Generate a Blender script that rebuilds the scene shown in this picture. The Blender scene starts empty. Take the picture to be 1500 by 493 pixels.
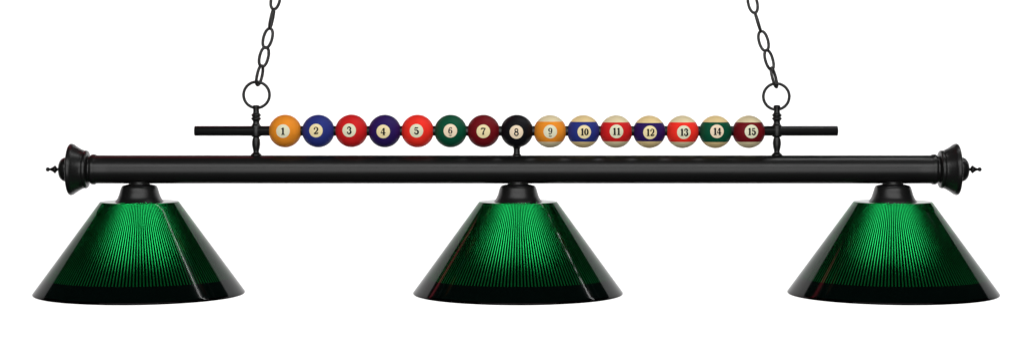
import bpy, bmesh, math, random
from mathutils import Vector, Matrix

S = 0.00115            # metres per unit of the drawing grid (a ball is 55 mm across)
CX, CZ = 750.0, 246.5  # grid origin
scene = bpy.context.scene
COL = scene.collection
PI = math.pi


def W(x, y, d=0.0):
    """grid position (x to the right, y downwards, d away from the viewer) -> metres"""
    return Vector(((x - CX) * S, d * S, (CZ - y) * S))


# ------------------------------------------------------------------ materials
def new_mat(name):
    m = bpy.data.materials.new(name)
    m.use_nodes = True
    nt = m.node_tree
    b = nt.nodes['Principled BSDF']
    return m, nt, b


def mat_metal():
    m, nt, b = new_mat('matte_black_paint')
    tc = nt.nodes.new('ShaderNodeTexCoord')
    n = nt.nodes.new('ShaderNodeTexNoise')
    n.inputs['Scale'].default_value = 900
    n.inputs['Detail'].default_value = 3
    n2 = nt.nodes.new('ShaderNodeTexNoise')
    n2.inputs['Scale'].default_value = 14
    n2.inputs['Detail'].default_value = 5
    nt.links.new(tc.outputs['Object'], n.inputs['Vector'])
    nt.links.new(tc.outputs['Object'], n2.inputs['Vector'])
    r = nt.nodes.new('ShaderNodeMapRange')
    r.inputs['To Min'].default_value = 0.30
    r.inputs['To Max'].default_value = 0.38
    nt.links.new(n2.outputs['Fac'], r.inputs['Value'])
    nt.links.new(r.outputs['Result'], b.inputs['Roughness'])
    bp = nt.nodes.new('ShaderNodeBump')
    bp.inputs['Strength'].default_value = 0.03
    bp.inputs['Distance'].default_value = 0.0004
    nt.links.new(n.outputs['Fac'], bp.inputs['Height'])
    nt.links.new(bp.outputs['Normal'], b.inputs['Normal'])
    b.inputs['Base Color'].default_value = (0.006, 0.006, 0.006, 1)
    b.inputs['Specular IOR Level'].default_value = 0.34
    return m


def mat_chain():
    m, nt, b = new_mat('gunmetal_chain')
    b.inputs['Base Color'].default_value = (0.018, 0.017, 0.017, 1)
    b.inputs['Metallic'].default_value = 0.3
    b.inputs['Roughness'].default_value = 0.38
    return m


CREAM = (0.66, 0.53, 0.29)


def mat_ball(name, col, stripe=None, cream=CREAM):
    m, nt, b = new_mat(name)
    b.inputs['Roughness'].default_value = 0.5
    b.inputs['Specular IOR Level'].default_value = 0.12
    tc = nt.nodes.new('ShaderNodeTexCoord')
    n = nt.nodes.new('ShaderNodeTexNoise')
    n.inputs['Scale'].default_value = 60
    n.inputs['Detail'].default_value = 4
    nt.links.new(tc.outputs['Object'], n.inputs['Vector'])
    var = nt.nodes.new('ShaderNodeMapRange')
    var.inputs['From Min'].default_value = 0.3
    var.inputs['From Max'].default_value = 0.7
    var.inputs['To Min'].default_value = 0.93
    var.inputs['To Max'].default_value = 1.05
    nt.links.new(n.outputs['Fac'], var.inputs['Value'])
    base = None
    if stripe:
        sp = nt.nodes.new('ShaderNodeSeparateXYZ')
        nt.links.new(tc.outputs['Object'], sp.inputs['Vector'])
        ab = nt.nodes.new('ShaderNodeMath')
        ab.operation = 'ABSOLUTE'
        nt.links.new(sp.outputs['Z'], ab.inputs[0])
        mr = nt.nodes.new('ShaderNodeMapRange')
        mr.inputs['From Min'].default_value = (stripe - 0.25) * S
        mr.inputs['From Max'].default_value = (stripe + 0.25) * S
        nt.links.new(ab.outputs[0], mr.inputs['Value'])
        mx = nt.nodes.new('ShaderNodeMix')
        mx.data_type = 'RGBA'
        nt.links.new(mr.outputs['Result'], mx.inputs['Factor'])
        mx.inputs['A'].default_value = (*col, 1)
        mx.inputs['B'].default_value = (*cream, 1)
        base = mx.outputs['Result']
    mul = nt.nodes.new('ShaderNodeMix')
    mul.data_type = 'RGBA'
    mul.blend_type = 'MULTIPLY'
    mul.inputs['Factor'].default_value = 1.0
    if base:
        nt.links.new(base, mul.inputs['A'])
    else:
        mul.inputs['A'].default_value = (*col, 1)
    nt.links.new(var.outputs['Result'], mul.inputs['B'])
    nt.links.new(mul.outputs['Result'], b.inputs['Base Color'])
    return m


def mat_plain(name, col, rough=0.5, spec=0.25):
    m, nt, b = new_mat(name)
    b.inputs['Base Color'].default_value = (*col, 1)
    b.inputs['Roughness'].default_value = rough
    b.inputs['Specular IOR Level'].default_value = spec
    return m


NR = 176   # ribs round a shade


def mat_acrylic(name, col, rough, ior, tilt, glow):
    """transparent plastic moulded with fine V ribs (normals tilted left and right round the axis) under a smooth gloss"""
    m, nt, b = new_mat(name)
    N = nt.nodes.new
    lk = nt.links.new
    nt.nodes.remove(b)
    geo = N('ShaderNodeNewGeometry')
    rf = N('ShaderNodeBsdfRefraction')
    rf.distribution = 'BECKMANN'
    rf.inputs['Color'].default_value = (*col, 1)
    rf.inputs['Roughness'].default_value = rough
    rf.inputs['IOR'].default_value = ior
    tr = N('ShaderNodeBsdfTranslucent')
    tr.inputs['Color'].default_value = (*[c * glow for c in col], 1)
    body = N('ShaderNodeAddShader')
    lk(rf.outputs[0], body.inputs[0])
    lk(tr.outputs[0], body.inputs[1])
    gl = N('ShaderNodeBsdfGlossy')
    gl.inputs['Roughness'].default_value = 0.08
    fr = N('ShaderNodeFresnel')
    fr.inputs['IOR'].default_value = 1.17
    mx = N('ShaderNodeMixShader')
    lk(fr.outputs[0], mx.inputs[0])
    lk(body.outputs[0], mx.inputs[1])
    lk(gl.outputs[0], mx.inputs[2])
    lk(mx.outputs[0], nt.nodes['Material Output'].inputs['Surface'])
    if tilt:
        tc = N('ShaderNodeTexCoord')
        sp = N('ShaderNodeSeparateXYZ')
        lk(tc.outputs['Object'], sp.inputs['Vector'])
        at = N('ShaderNodeMath'); at.operation = 'ARCTAN2'
        lk(sp.outputs['Y'], at.inputs[0]); lk(sp.outputs['X'], at.inputs[1])
        mu = N('ShaderNodeMath'); mu.operation = 'MULTIPLY'
        mu.inputs[1].default_value = NR
        lk(at.outputs[0], mu.inputs[0])
        si = N('ShaderNodeMath'); si.operation = 'SINE'
        lk(mu.outputs[0], si.inputs[0])
        am = N('ShaderNodeMath'); am.operation = 'MULTIPLY'
        am.inputs[1].default_value = 2.2
        am.use_clamp = False
        lk(si.outputs[0], am.inputs[0])
        cl = N('ShaderNodeClamp')
        cl.inputs['Min'].default_value = -1
        cl.inputs['Max'].default_value = 1
        lk(am.outputs[0], cl.inputs['Value'])
        sc = N('ShaderNodeMath'); sc.operation = 'MULTIPLY'
        sc.inputs[1].default_value = tilt
        lk(cl.outputs[0], sc.inputs[0])
        # dark stripe painted into each rib's colour, for facets that bend light away
        co = N('ShaderNodeMath'); co.operation = 'COSINE'
        lk(mu.outputs[0], co.inputs[0])
        mr = N('ShaderNodeMapRange')
        mr.interpolation_type = 'SMOOTHSTEP'
        mr.inputs['From Min'].default_value = -0.25
        mr.inputs['From Max'].default_value = 0.75
        mr.inputs['To Min'].default_value = 0.0
        mr.inputs['To Max'].default_value = 1.0
        lk(co.outputs[0], mr.inputs['Value'])
        cm = N('ShaderNodeMix'); cm.data_type = 'RGBA'; cm.blend_type = 'MULTIPLY'
        cm.inputs['Factor'].default_value = 1.0
        cm.inputs['A'].default_value = (*col, 1)
        lk(mr.outputs['Result'], cm.inputs['B'])
        lk(cm.outputs['Result'], rf.inputs['Color'])
        # tangent round the axis
        ng = N('ShaderNodeMath'); ng.operation = 'MULTIPLY'; ng.inputs[1].default_value = -1
        lk(sp.outputs['Y'], ng.inputs[0])
        cb = N('ShaderNodeCombineXYZ')
        lk(ng.outputs[0], cb.inputs['X']); lk(sp.outputs['X'], cb.inputs['Y'])
        no = N('ShaderNodeVectorMath'); no.operation = 'NORMALIZE'
        lk(cb.outputs[0], no.inputs[0])
        sv = N('ShaderNodeVectorMath'); sv.operation = 'SCALE'
        lk(no.outputs[0], sv.inputs[0]); lk(sc.outputs[0], sv.inputs['Scale'])
        ad = N('ShaderNodeVectorMath'); ad.operation = 'ADD'
        lk(geo.outputs['Normal'], ad.inputs[0]); lk(sv.outputs[0], ad.inputs[1])
        nn = N('ShaderNodeVectorMath'); nn.operation = 'NORMALIZE'
        lk(ad.outputs[0], nn.inputs[0])
        lk(nn.outputs[0], rf.inputs['Normal'])
        lk(nn.outputs[0], tr.inputs['Normal'])
    return m


def mat_wall():
    m, nt, b = new_mat('white_paper')
    tc = nt.nodes.new('ShaderNodeTexCoord')
    n = nt.nodes.new('ShaderNodeTexNoise')
    n.inputs['Scale'].default_value = 3
    nt.links.new(tc.outputs['Object'], n.inputs['Vector'])
    cr = nt.nodes.new('ShaderNodeMapRange')
    cr.inputs['To Min'].default_value = 0.84
    cr.inputs['To Max'].default_value = 0.87
    nt.links.new(n.outputs['Fac'], cr.inputs['Value'])
    nt.links.new(cr.outputs['Result'], b.inputs['Base Color'])
    b.inputs['Roughness'].default_value = 0.9
    b.inputs['Specular IOR Level'].default_value = 0.0
    return m


METAL = mat_metal()
CHAIN = mat_chain()
GREEN = mat_acrylic('green_ribbed_acrylic', (0.0007, 0.034, 0.0082), 0.66, 1.45, 1.5, 0.0)
GREEN_DARKENED = mat_acrylic('green_acrylic_darkened', (0.0004, 0.0015, 0.0012), 0.25, 1.25, 0.0, 0.0)  # same acrylic darkened in colour, for the dark reflections low on the shade
BULB, _nt, _b = new_mat('added_bulb_glow')  # glow of the added bulbs, lights the shades from within
_b.inputs['Emission Color'].default_value = (1.0, 0.93, 0.82, 1)
_b.inputs['Emission Strength'].default_value = 62
INK = mat_plain('black_ink', (0.006, 0.006, 0.007), 0.5, 0.1)


# ------------------------------------------------------------------ mesh helpers
def link(name, bm, mat, parent=None, loc=None, smooth=True):
    me = bpy.data.meshes.new(name)
    bm.normal_update()
    bm.to_mesh(me)
    bm.free()
    if mat:
        me.materials.append(mat)
    if smooth:
        for p in me.polygons:
            p.use_smooth = True
    o = bpy.data.objects.new(name, me)
    COL.objects.link(o)
    if parent:
        o.parent = parent
    if loc is not None:
        o.location = loc
    return o


def spline(pts, n=6):
    """Catmull-Rom through 2-D points; a point given as (a, b, 1) is a sharp corner"""
    out = []
    N = len(pts)
    for i in range(N - 1):
        p1, p2 = pts[i], pts[i + 1]
        p0 = p1 if (i == 0 or len(p1) > 2) else pts[i - 1]
        p3 = p2 if (i + 2 >= N or len(p2) > 2) else pts[i + 2]
        for k in range(n):
            t = k / n
            q = []
            for a in range(2):
                q.append(0.5 * (2 * p1[a] + (p2[a] - p0[a]) * t
                                + (2 * p0[a] - 5 * p1[a] + 4 * p2[a] - p3[a]) * t * t
                                + (3 * p1[a] - p0[a] - 3 * p2[a] + p3[a]) * t ** 3))
            out.append((q[0], q[1]))
    out.append(tuple(pts[-1][:2]))
    return out


def lathe(profile, axis='Z', seg=64):
    """profile: (radius, height) in grid units; axis Z turns upright, X turns along the bar"""
    bm = bmesh.new()
    rows = []
    for r, h in profile:
        r = max(r, 0.0)
        if r < 1e-4:
            p = (0, 0, h) if axis == 'Z' else (h, 0, 0)
            rows.append([bm.verts.new(Vector(p) * S)])
            continue
        row = []
        for k in range(seg):
            a = 2 * PI * k / seg
            p = (r * math.cos(a), r * math.sin(a), h) if axis == 'Z' else (h, r * math.cos(a), r * math.sin(a))
            row.append(bm.verts.new(Vector(p) * S))
        rows.append(row)
    for a, b in zip(rows[:-1], rows[1:]):
        la, lb = len(a), len(b)
        for k in range(seg):
            j = (k + 1) % seg
            if la == 1 and lb == 1:
                break
            if la == 1:
                bm.faces.new((a[0], b[k], b[j]))
            elif lb == 1:
                bm.faces.new((a[k], b[0], a[j]))
            else:
                bm.faces.new((a[k], b[k], b[j], a[j]))
    bmesh.ops.recalc_face_normals(bm, faces=bm.faces)
    return bm


def loop_tube(path, rad, seg=12):
    """closed tube round a closed path of Vectors (grid units)"""
    bm = bmesh.new()
    n = len(path)
    nrm = (path[1] - path[0]).cross(path[n // 3] - path[0]).normalized()
    rows = []
    for i, p in enumerate(path):
        t = (path[(i + 1) % n] - path[i - 1]).normalized()
        b = t.cross(nrm).normalized()
        rows.append([bm.verts.new((p + (nrm * math.cos(2 * PI * k / seg) + b * math.sin(2 * PI * k / seg)) * rad) * S)
                     for k in range(seg)])
    for i in range(n):
        a, c = rows[i], rows[(i + 1) % n]
        for k in range(seg):
            j = (k + 1) % seg
            bm.faces.new((a[k], c[k], c[j], a[j]))
    bmesh.ops.recalc_face_normals(bm, faces=bm.faces)
    return bm


def thing(name, label, cat, loc, group=None):
    o = bpy.data.objects.new(name, None)
    o.empty_display_size = 0.05
    COL.objects.link(o)
    o.location = loc
    o['label'] = label
    o['category'] = cat
    if group:
        o['group'] = group
    return o


def dup(o, parent, loc):
    c = o.copy()
    COL.objects.link(c)
    c.parent = parent
    c.location = loc
    for ch in list(o.children):
        d = ch.copy()
        COL.objects.link(d)
        d.parent = c
    return c


# ------------------------------------------------------------------ the lamp
BAR_Y = 247.8
MID = 752.5
lamp = thing('pool_table_lamp',
             'long black three-shade pool table lamp with green ribbed cone shades, hanging from two chains',
             'ceiling lamp', W(MID, BAR_Y))


def L(x, y, d=0.0):   # grid -> metres relative to the lamp
    return W(x, y, d) - W(MID, BAR_Y)


# bar with a thin collar at either end
hl = 1372 - MID
prof = [(0, -hl), (20.5, -hl, 1), (20.5, -(hl - 3), 1)]
collar = [(20.6, -hl + 0.0), (22.0, -hl + 1.5), (22.3, -hl + 4), (22.0, -hl + 6.5), (20.7, -hl + 8.5)]
full = [(0.0, -hl)] + collar + [(20.7, -hl + 30), (20.7, -300), (20.7, 0), (20.7, 300), (20.7, hl - 30)] + \
       [(r, -h) for r, h in reversed(collar)] + [(0.0, hl)]
link('bar', lathe(full, 'X', 96), METAL, lamp, L(MID, BAR_Y))

# turned end caps (profile runs outwards from the bar end) with finial
cap_prof = spline([(0, -1, 1), (19.5, -1, 1), (19.8, 2), (23.0, 3.2), (26.4, 4.4), (27.6, 6.2), (27.8, 8.4), (26.9, 9.4), (28.0, 10.4), (29.0, 13),
                   (31.2, 17), (34.4, 22), (36.6, 25), (37.6, 28), (37.2, 30.4), (35.2, 31.6), (31.5, 31.8),
                   (26, 32.2), (18, 33.2, 1), (17.9, 37), (16.2, 41.5), (12.8, 44.8), (8, 46.6), (3, 47.2), (0, 47.3)], 5)
fin_prof = spline([(0, 45, 1), (3.4, 45.2, 1), (2.2, 47.5), (2.0, 49), (3.4, 50.2), (5.4, 51.6), (5.6, 53), (4.2, 54.8), (2.6, 57.2),
                   (1.7, 59.4), (1.8, 60.4), (2.9, 61.8), (3.1, 63.2), (2.2, 65.2), (0, 66)], 4)
cap = link('end_cap', lathe(cap_prof, 'X', 96), METAL, lamp, L(MID + hl, BAR_Y))
fin = link('finial', lathe(fin_prof, 'X', 40), METAL, cap)
cap2 = dup(cap, lamp, L(MID - hl, BAR_Y))
cap2.rotation_euler = (0, 0, PI)

# rod that carries the balls
ROD_Y = 191.6
rl = 471.0
rod_prof = [(0, -rl), (6.4, -rl), (7.3, -rl + 0.9), (7.3, rl - 0.9), (6.4, rl), (0, rl)]
link('ball_rod', lathe(rod_prof, 'X', 48), METAL, lamp, L(756, ROD_Y))

# turned posts with their hanging rings (heights measured up from the rod axis)
post_prof = spline([(0, -36, 1), (8.0, -36, 1), (7.6, -34.4), (4.6, -31.6), (4.3, -29), (5.4, -24), (6.1, -18.5), (5.5, -12.5),
                    (4.6, -9.5), (6.6, -8.2, 1), (7.2, -6.5), (7.9, 0), (7.2, 6.5), (6.6, 8.2, 1), (5.3, 10), (4.7, 13.5), (5.6, 15.6), (7.0, 17),
                    (7.1, 18.6), (5.8, 20), (5.6, 20.8), (6.8, 22), (7.0, 23.6), (5.6, 25), (4.6, 27), (4.4, 30), (4.6, 33),
                    (5.0, 35), (4.8, 36.6), (3.4, 37.6), (0, 38)], 4)
RING_R, RING_T = 19.0, 2.15


def ring_path(R, n=72):
    return [Vector((R * math.cos(2 * PI * k / n), 0, R * math.sin(2 * PI * k / n))) for k in range(n)]


post = link('post', lathe(post_prof, 'Z', 40), METAL, lamp, L(375.2, ROD_Y))
ring = link('hanging_ring', loop_tube(ring_path(RING_R), RING_T, 14), METAL, post, Vector((0.6, 0, 52.6)) * S)
post2 = dup(post, lamp, L(1138.0, ROD_Y))
for ch in post2.children:
    ch.location = Vector((-0.8, 0, 50.2)) * S

# short stem below the middle ball
stem_prof = spline([(0, 0, 1), (7.4, 0, 1), (7.0, 2), (5.2, 4), (4.7, 7), (4.7, 11), (5.4, 13.4), (6.6, 14.6), (6.4, 16.4, 1), (0, 16.6)], 5)
link('ball_stem', lathe(stem_prof, 'Z', 36), METAL, lamp, L(757, 229.3))

# shade holders and shades
HY = 295.5     # where the holder sits on the shade
holder_prof = spline([(0, 30, 1), (15.2, 30, 1), (15.2, 26.4), (18.6, 25.4), (23, 24.4), (25.6, 22.4), (27.2, 18.5), (28.8, 13),
                      (31, 7), (33.6, 3), (35.4, 1.0, 1), (35.6, -0.6, 1), (0, -0.6)], 5)
SHADE_H = 134.0


def shade_r(z):
    return 57.5 + 0.729 * z


def shade_mesh(z0, z1, rows, lip=False):
    """a band of the cone; with lip, the bottom edge is rolled and returns inwards as a solid bead"""
    prof = [(shade_r(z0 + (z1 - z0) * i / rows), -(z0 + (z1 - z0) * i / rows)) for i in range(rows + 1)]
    if z0 == 0:
        prof = [(33, 0.9), (50, 0.8), (56.2, 0.7), (57.1, 0.4)] + prof
    if lip:
        r, h = prof[-1]
        prof += [(r + 0.6, h - 1.0), (r + 0.6, h - 2.2), (r - 0.4, h - 3.2), (r - 2.2, h - 3.4), (r - 3.6, h - 2.4), (r - 4.2, h)]
    return lathe(prof, 'Z', 192)


hx = [204.2, 758.8, 1307.8]
holder = link('shade_holder', lathe(holder_prof, 'Z', 72), METAL, lamp, L(hx[0], HY))
shade = link('lamp_shade', shade_mesh(0, 110.0, 12), GREEN, lamp, L(hx[0], HY))
rim = link('rim', shade_mesh(110.0, SHADE_H - 3, 6, True), GREEN_DARKENED, shade)  # real lip, with the dark band over it put into the colour
for x in hx[1:]:
    dup(holder, lamp, L(x, HY))
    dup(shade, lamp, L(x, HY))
bulb_prof = spline([(0, -6, 1), (11, -6, 1), (11.5, -16), (12.5, -26), (13.5, -42), (14.5, -62), (16, -76), (15, -92), (11, -102), (5, -106), (0, -106.5)], 5)
bulb = link('glow_bulb', lathe(bulb_prof, 'Z', 32), BULB, lamp, L(hx[0], HY))  # unseen, added and drawn tall and slim so its glow fills the shade
for x in hx[1:]:
    dup(bulb, lamp, L(x, HY))

# ------------------------------------------------------------------ chains
def link_path(hw, hl, n=48):
    pts = []
    for k in range(n):
        a = 2 * PI * k / n
        c, s = math.cos(a), math.sin(a)
        x = hw * math.copysign(abs(c) ** 0.9, c)
        z = hl * math.copysign(abs(s) ** 0.95, s)
        pts.append(Vector((x, 0, z)))
    return pts


def chain(label, base, links):
    t = thing('chain', label, 'chain', base, 'chains the lamp hangs from')
    proto = None
    for (x, y, lean, turn) in links:
        if proto is None:
            o = link('link', loop_tube(link_path(6.5, 14.5), 2.25, 10), CHAIN, t)
            proto = o
        else:
            o = proto.copy()
            COL.objects.link(o)
            o.parent = t
        o.location = W(x, y) - base
        # twist round the link's own length, then lean sideways in the picture plane
        o.rotation_euler = (Matrix.Rotation(math.radians(lean), 3, 'Y') @ Matrix.Rotation(math.radians(turn), 3, 'Z')).to_euler()
    return t


chain('dark metal link chain hooked in the ring beside the orange ball with number 1',
      W(376, 121), [(380.3, 110.5, 12, 62), (386.6, 83.5, 13, 22), (392.2, 56.2, 15, -10), (398.0, 27.8, 12, 82),
                    (403.6, -0.5, 12, -8), (409.6, -28, 12, 70), (415.4, -56, 12, 10), (421, -84, 12, 80)])
chain('dark metal link chain hooked in the ring beside the maroon striped ball with number 15',
      W(1137, 124), [(1133.8, 113.6, -15, 62), (1126.6, 87.8, -16, 28), (1118.4, 60.2, -15, -8), (1110.2, 32.6, -17, 80),
                     (1102.6, 4.8, -13, -8), (1096, -23, -13, 70), (1089.6, -51, -13, 10), (1083, -79, -13, 80)])

# ------------------------------------------------------------------ pool balls
BR = 23.9


def arc(cx, cy, rx, ry, a0, a1, n=18):
    return [(cx + rx * math.cos(math.radians(a0 + (a1 - a0) * i / n)), cy + ry * math.sin(math.radians(a0 + (a1 - a0) * i / n)))
            for i in range(n + 1)]


def stroke(pts, w0, w1=None, wm=None):
    return (pts, w0, w1 if w1 is not None else w0, wm)


# numerals: strokes in a box about 0.7 wide and 1 high, centred on 0,0; thick and thin like old book figures
def dot(x, y, r):
    return stroke([(x - 0.001, y), (x + 0.001, y)], r * 2)


GLYPH = {
    '0': [stroke(arc(0, 0, 0.23, 0.42, 90, 270), .08, .08, .20), stroke(arc(0, 0, 0.23, 0.42, 90, -90), .08, .08, .20)],
    '1': [stroke([(0.02, 0.49), (0.02, -0.45)], .21), stroke([(-.23, -.46), (.27, -.46)], .09),
          stroke([(-.24, .30), (-.12, .34), (0.03, .47)], .08, .12)],
    '2': [stroke(arc(0, .2, .24, .26, 165, 0), .10, .20, .10), stroke([(.24, .2), (.20, .03), (.02, -.18), (-.26, -.40)], .20, .08),
          stroke([(-.28, -.40), (.02, -.42), (.28, -.36)], .14, .18), stroke([(.28, -.42), (.31, -.20)], .08, .05), dot(-.2, .22, .10)],
    '3': [stroke(arc(-.02, .24, .22, .21, 150, -90), .09, .09, .19), stroke(arc(-.02, -.21, .26, .25, 90, -150), .09, .09, .21),
          dot(-.2, .27, .095), dot(-.22, -.27, .105)],
    '4': [stroke([(.09, .48), (.09, -.45)], .20), stroke([(.04, .47), (-.32, -.16)], .08), stroke([(-.34, -.19), (.34, -.19)], .11),
          stroke([(-.08, -.46), (.27, -.46)], .09)],
    '5': [stroke([(-.20, .42), (.04, .39), (.24, .44)], .17, .13), stroke([(-.21, .44), (-.22, .04)], .08), stroke(arc(-.02, -.17, .26, .27, 130, -150), .09, .09, .21),
          dot(-.21, -.26, .10)],
    '6': [stroke(arc(0, -.2, .22, .26, 90, 270), .08, .08, .18), stroke(arc(0, -.2, .22, .26, 90, -90), .08, .08, .18),
          stroke([(-.22, -.2), (-.21, .14), (-.08, .38), (.12, .46), (.22, .36)], .17, .09), dot(.18, .31, .085)],
    '7': [stroke([(-.28, .40), (-.05, .43), (.29, .40)], .17, .14), stroke([(-.28, .46), (-.30, .22)], .08), stroke([(.28, .40), (.06, .06), (-.02, -.20), (-.02, -.48)], .09, .23)],
    '8': [stroke(arc(0, .24, .19, .21, 90, 450, 28), .13), stroke(arc(0, -.22, .24, .25, 90, 450, 28), .15),
          stroke([(-.2, .16), (.2, -.12)], .13)],
    '9': [stroke(arc(0, .2, .22, .26, 90, 270), .08, .08, .18), stroke(arc(0, .2, .22, .26, 90, -90), .08, .08, .18),
          stroke([(.22, .2), (.21, -.14), (.08, -.38), (-.12, -.46), (-.22, -.36)], .17, .09), dot(-.18, -.31, .085)],
    '_': [stroke([(-.2, 0), (0, -.05), (.2, 0)], .07, .07, .11)],
}


def numeral_mesh(text, ox, oz, h, on):
    """figures of height h (grid) laid on the ball around ox, oz"""
    bm = bmesh.new()
    lift = [0]

    def put(x, z):
        rr = BR + 0.30 + lift[0] * 0.004
        return bm.verts.new(Vector((x, -math.sqrt(max(rr * rr - x * x - z * z, 0)), z)) * S)

    def draw(ch, cx, cz, sc, sx):
        for pts, w0, w1, wm in GLYPH[ch]:
            lift[0] += 1
            n = len(pts)
            P = [Vector((cx + p[0] * sc * sx, cz + p[1] * sc)) for p in pts]
            if n > 2 or (P[1] - P[0]).length > 0.1:
                Q = []
                for i in range(n - 1):
                    m = max(1, int((P[i + 1] - P[i]).length / 0.7))
                    Q += [P[i].lerp(P[i + 1], k / m) for k in range(m)]
                P = Q + [P[-1]]
                n = len(P)
            # resample so that it follows the ball
            ls, rs = [], []
            for i, p in enumerate(P):
                t = (P[min(i + 1, n - 1)] - P[max(i - 1, 0)])
                t.normalize()
                f = i / (n - 1)
                w = w0 + (w1 - w0) * f if wm is None else (w0 + (wm - w0) * math.sin(f * PI) if w0 == w1 else
                                                             (w0 + (wm - w0) * f * 2 if f < .5 else wm + (w1 - wm) * (f - .5) * 2))
                nn = Vector((-t.y, t.x)) * (w * 1.16 * sc / 2)
                ls.append(p + nn)
                rs.append(p - nn)
            if len(pts) == 2 and (P[1] - P[0]).length < 0.1:      # a round dot
                c = (P[0] + P[1]) / 2
                vs = [put(c.x + w0 * sc / 2 * math.cos(2 * PI * k / 14), c.y + w0 * sc / 2 * math.sin(2 * PI * k / 14)) for k in range(14)]
                bm.faces.new(vs)
                continue
            vl = [put(*q) for q in ls]
            vr = [put(*q) for q in rs]
            for i in range(n - 1):
                bm.faces.new((vl[i], vr[i], vr[i + 1], vl[i + 1]))

    if len(text) == 1:
        draw(text, ox, oz + (0.6 if text in '69' else 0), h * (0.9 if text in '69' else 1), 1.0)
        if text in '69':
            draw('_', ox, oz - h * 0.60, h, 1.0)
    else:
        draw(text[0], ox - h * 0.27, oz, h, 0.78)
        draw(text[1], ox + h * 0.29, oz, h, 0.86)
    for f in bm.faces:
        f.normal_update()
        if f.normal.y > 0:
            f.normal_flip()
    return bm


def spot_mesh(ox, oz, rad):
    bm = bmesh.new()
    rr = BR + 0.1

    def put(x, z):
        return bm.verts.new(Vector((x, -math.sqrt(rr * rr - x * x - z * z), z)) * S)
    rows = [[put(ox, oz)]]
    for i in range(1, 7):
        rows.append([put(ox + rad * i / 6 * math.cos(2 * PI * k / 48), oz + rad * i / 6 * math.sin(2 * PI * k / 48)) for k in range(48)])
    for i in range(6):
        for k in range(48):
            j = (k + 1) % 48
            if i == 0:
                bm.faces.new((rows[0][0], rows[1][k], rows[1][j]))
            else:
                bm.faces.new((rows[i][k], rows[i + 1][k], rows[i + 1][j], rows[i][j]))
    for f in bm.faces:
        f.normal_update()
        if f.normal.y > 0:
            f.normal_flip()
    return bm


def ball_mesh():
    prof = [(BR * math.sin(PI * i / 48), -BR * math.cos(PI * i / 48)) for i in range(49)]
    return lathe(prof, 'Z', 96)


ORANGE = (0.80, 0.262, 0.020)
BLUE = (0.020, 0.032, 0.200)
CRIMSON = (0.60, 0.014, 0.015)
PURPLE = (0.022, 0.008, 0.095)
RED = (0.86, 0.030, 0.018)
FOREST = (0.002, 0.075, 0.035)
MAROON = (0.155, 0.005, 0.009)
BLACK = (0.005, 0.005, 0.007)
SP_G = (0.72, 0.70, 0.50)     # spots: some greyer, some yellower, some pinker
SP_Y = (0.82, 0.69, 0.38)
SP_P = (0.82, 0.67, 0.48)
C_Y = (0.76, 0.58, 0.28)
C_G = (0.73, 0.62, 0.38)

balls = [   # text, x, y, colour, stripe?, spot dx, dz, spot colour, cream, label
    ('1', 417.8, 191.8, ORANGE, 0, -1.0, .5, SP_G, None, 'plain orange pool ball with black number 1 at the end of the row'),
    ('2', 466.3, 191.8, BLUE, 0, -1.5, 1.3, SP_Y, None, 'plain royal blue pool ball with black number 2'),
    ('3', 514.9, 191.5, CRIMSON, 0, -1.8, 1.4, SP_G, None, 'plain crimson pool ball with black number 3'),
    ('4', 563.7, 191.8, PURPLE, 0, -1.0, 0, SP_Y, None, 'plain dark purple pool ball with black number 4'),
    ('5', 611.7, 191.8, RED, 0, -.7, 1.0, SP_G, None, 'plain bright orange-red pool ball with black number 5'),
    ('6', 660.1, 191.8, FOREST, 0, .2, 1.0, SP_P, None, 'plain dark green pool ball with black underlined number 6'),
    ('7', 708.3, 191.8, MAROON, 0, 0, .2, SP_Y, None, 'plain maroon pool ball with black number 7'),
    ('8', 757.1, 191.9, BLACK, 0, -.7, -.7, SP_P, None, 'plain black pool ball with number 8, above the short stem'),
    ('9', 805.7, 192.3, ORANGE, 14.6, 0, .3, SP_G, C_G, 'orange striped pool ball with black underlined number 9'),
    ('10', 854.6, 192.4, BLUE, 14.4, .5, 0, SP_Y, C_Y, 'blue striped pool ball with black number 10'),
    ('11', 902.3, 192.6, CRIMSON, 13.9, -.3, .9, SP_G, C_G, 'crimson striped pool ball with black number 11'),
    ('12', 951.1, 192.9, PURPLE, 13.4, -.3, -.3, SP_Y, C_Y, 'dark purple striped pool ball with black number 12'),
    ('13', 999.8, 192.9, RED, 14.2, .2, 0, SP_G, C_G, 'bright red striped pool ball with black number 13'),
    ('14', 1048.0, 193.0, FOREST, 14.4, .2, 1.4, SP_P, C_Y, 'dark green striped pool ball with black number 14'),
    ('15', 1096.8, 192.9, MAROON, 14.2, 1.6, 1.0, SP_G, C_G, 'maroon striped pool ball with black number 15 at the end of the row'),
]
bodymesh = None
for txt, x, y, col, stripe, dx, dz, spc, cream, lab in balls:
    m = mat_ball('ball_paint', col, stripe or None, cream or CREAM)
    if bodymesh is None:
        o = link('pool_ball', ball_mesh(), m)
        bodymesh = o.data
    else:
        o = bpy.data.objects.new('pool_ball', bodymesh)
        COL.objects.link(o)
    o.material_slots[0].link = 'OBJECT'
    o.material_slots[0].material = m
    o.location = W(x, y)
    o['label'] = lab
    o['category'] = 'pool ball'
    o['group'] = 'pool balls threaded on the rod above the bar'
    s = link('number_spot', spot_mesh(dx, dz, 9.9), mat_plain('spot_paint', spc), o)
    link('numeral', numeral_mesh(txt, dx, dz, 10.5, None), INK, s, smooth=False)

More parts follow.
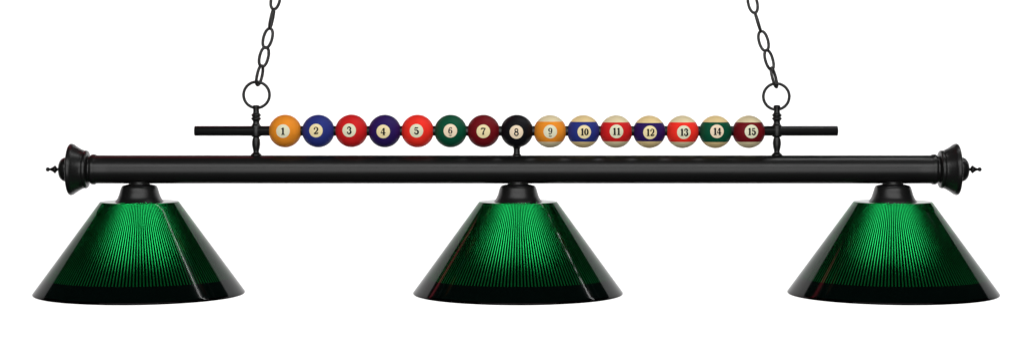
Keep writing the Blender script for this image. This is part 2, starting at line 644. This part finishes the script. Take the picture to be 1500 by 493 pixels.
# ------------------------------------------------------------------ background
bm = bmesh.new()
bw, bh, by = 3.5, 1.25, 1.5
bt = 0.9
vs = [bm.verts.new(p) for p in ((-bw, 0, -bh), (bw, 0, -bh), (bw, 0, bt), (-bw, 0, bt))]
bm.faces.new(vs)
o = link('backdrop', bm, mat_wall(), smooth=False)
o.location = (0, by, 0)
o['kind'] = 'structure'
md = o.modifiers.new('thick', 'SOLIDIFY')
md.thickness = 0.02
md.offset = -1

# ------------------------------------------------------------------ lights
def area(name, loc, target, sx, sy, power, col=(1, 1, 1)):
    l = bpy.data.lights.new(name, 'AREA')
    l.shape = 'RECTANGLE'
    l.size, l.size_y = sx, sy
    l.energy = power
    l.color = col
    ob = bpy.data.objects.new(name, l)
    COL.objects.link(ob)
    ob.location = loc
    d = Vector(target) - Vector(loc)
    ob.rotation_euler = d.to_track_quat('-Z', 'Y').to_euler()
    return ob


area('backdrop_lamp', (0, 0.45, 1.3), (0, by, 1.15), 5.5, 0.4, 70)
area('backdrop_lamp', (0, 0.45, -1.5), (0, by, -1.4), 5.5, 0.5, 70)
area('softbox', (0, -2.1, 1.45), (0, 0, 0), 4.4, 0.6, 46)
area('fill_softbox', (0, -4.3, 0.1), (0, 0, 0), 4.0, 3.0, 110)


def strip(name, mid, along, width, length, power, col=(1, 1, 1)):
    """a thin straight strip light slung slantwise above the lamp, facing down to it"""
    ob = area(name, mid, (0, 0, 0), length, width, power, col)
    e = Vector(along).normalized()
    dn = Vector((0.0, 0, -0.15)) - ob.location
    dn = (dn - e * dn.dot(e)).normalized()
    ob.rotation_euler = Matrix((e, (-dn).cross(e), -dn)).transposed().to_euler()


strip('strip_softbox', (1.6, 0.40, 1.9), (2.6, 0.70, 0), 0.024, 3.2, 20)
strip('red_streak_strip', (-1.55, 1.22, 1.3), (-2.1, 0.96, 0), 0.16, 2.7, 3.5, (1.0, 0.10, 0.16))  # added lamp, placed to put a dark red streak on the shades

w = bpy.data.worlds.new('World')
scene.world = w
w.use_nodes = True
w.node_tree.nodes['Background'].inputs['Color'].default_value = (0.02, 0.02, 0.02, 1)
w.node_tree.nodes['Background'].inputs['Strength'].default_value = 1.0

# ------------------------------------------------------------------ camera
D, H = 3200.0, 150.0
cam = bpy.data.cameras.new('camera')
cam.sensor_width = 36
cam.lens = 36 * D / 1500
cam.shift_y = -H / 1500
cam.clip_end = 100
co = bpy.data.objects.new('camera', cam)
COL.objects.link(co)
co.location = (0, -D * S, H * S)
co.rotation_euler = (PI / 2, 0, 0)
scene.camera = co

scene.view_settings.view_transform = 'Standard'
scene.view_settings.look = 'None'
scene.view_settings.exposure = 0
scene.view_settings.gamma = 1
scene.cycles.max_bounces = 16
scene.cycles.transmission_bounces = 14
scene.cycles.glossy_bounces = 6
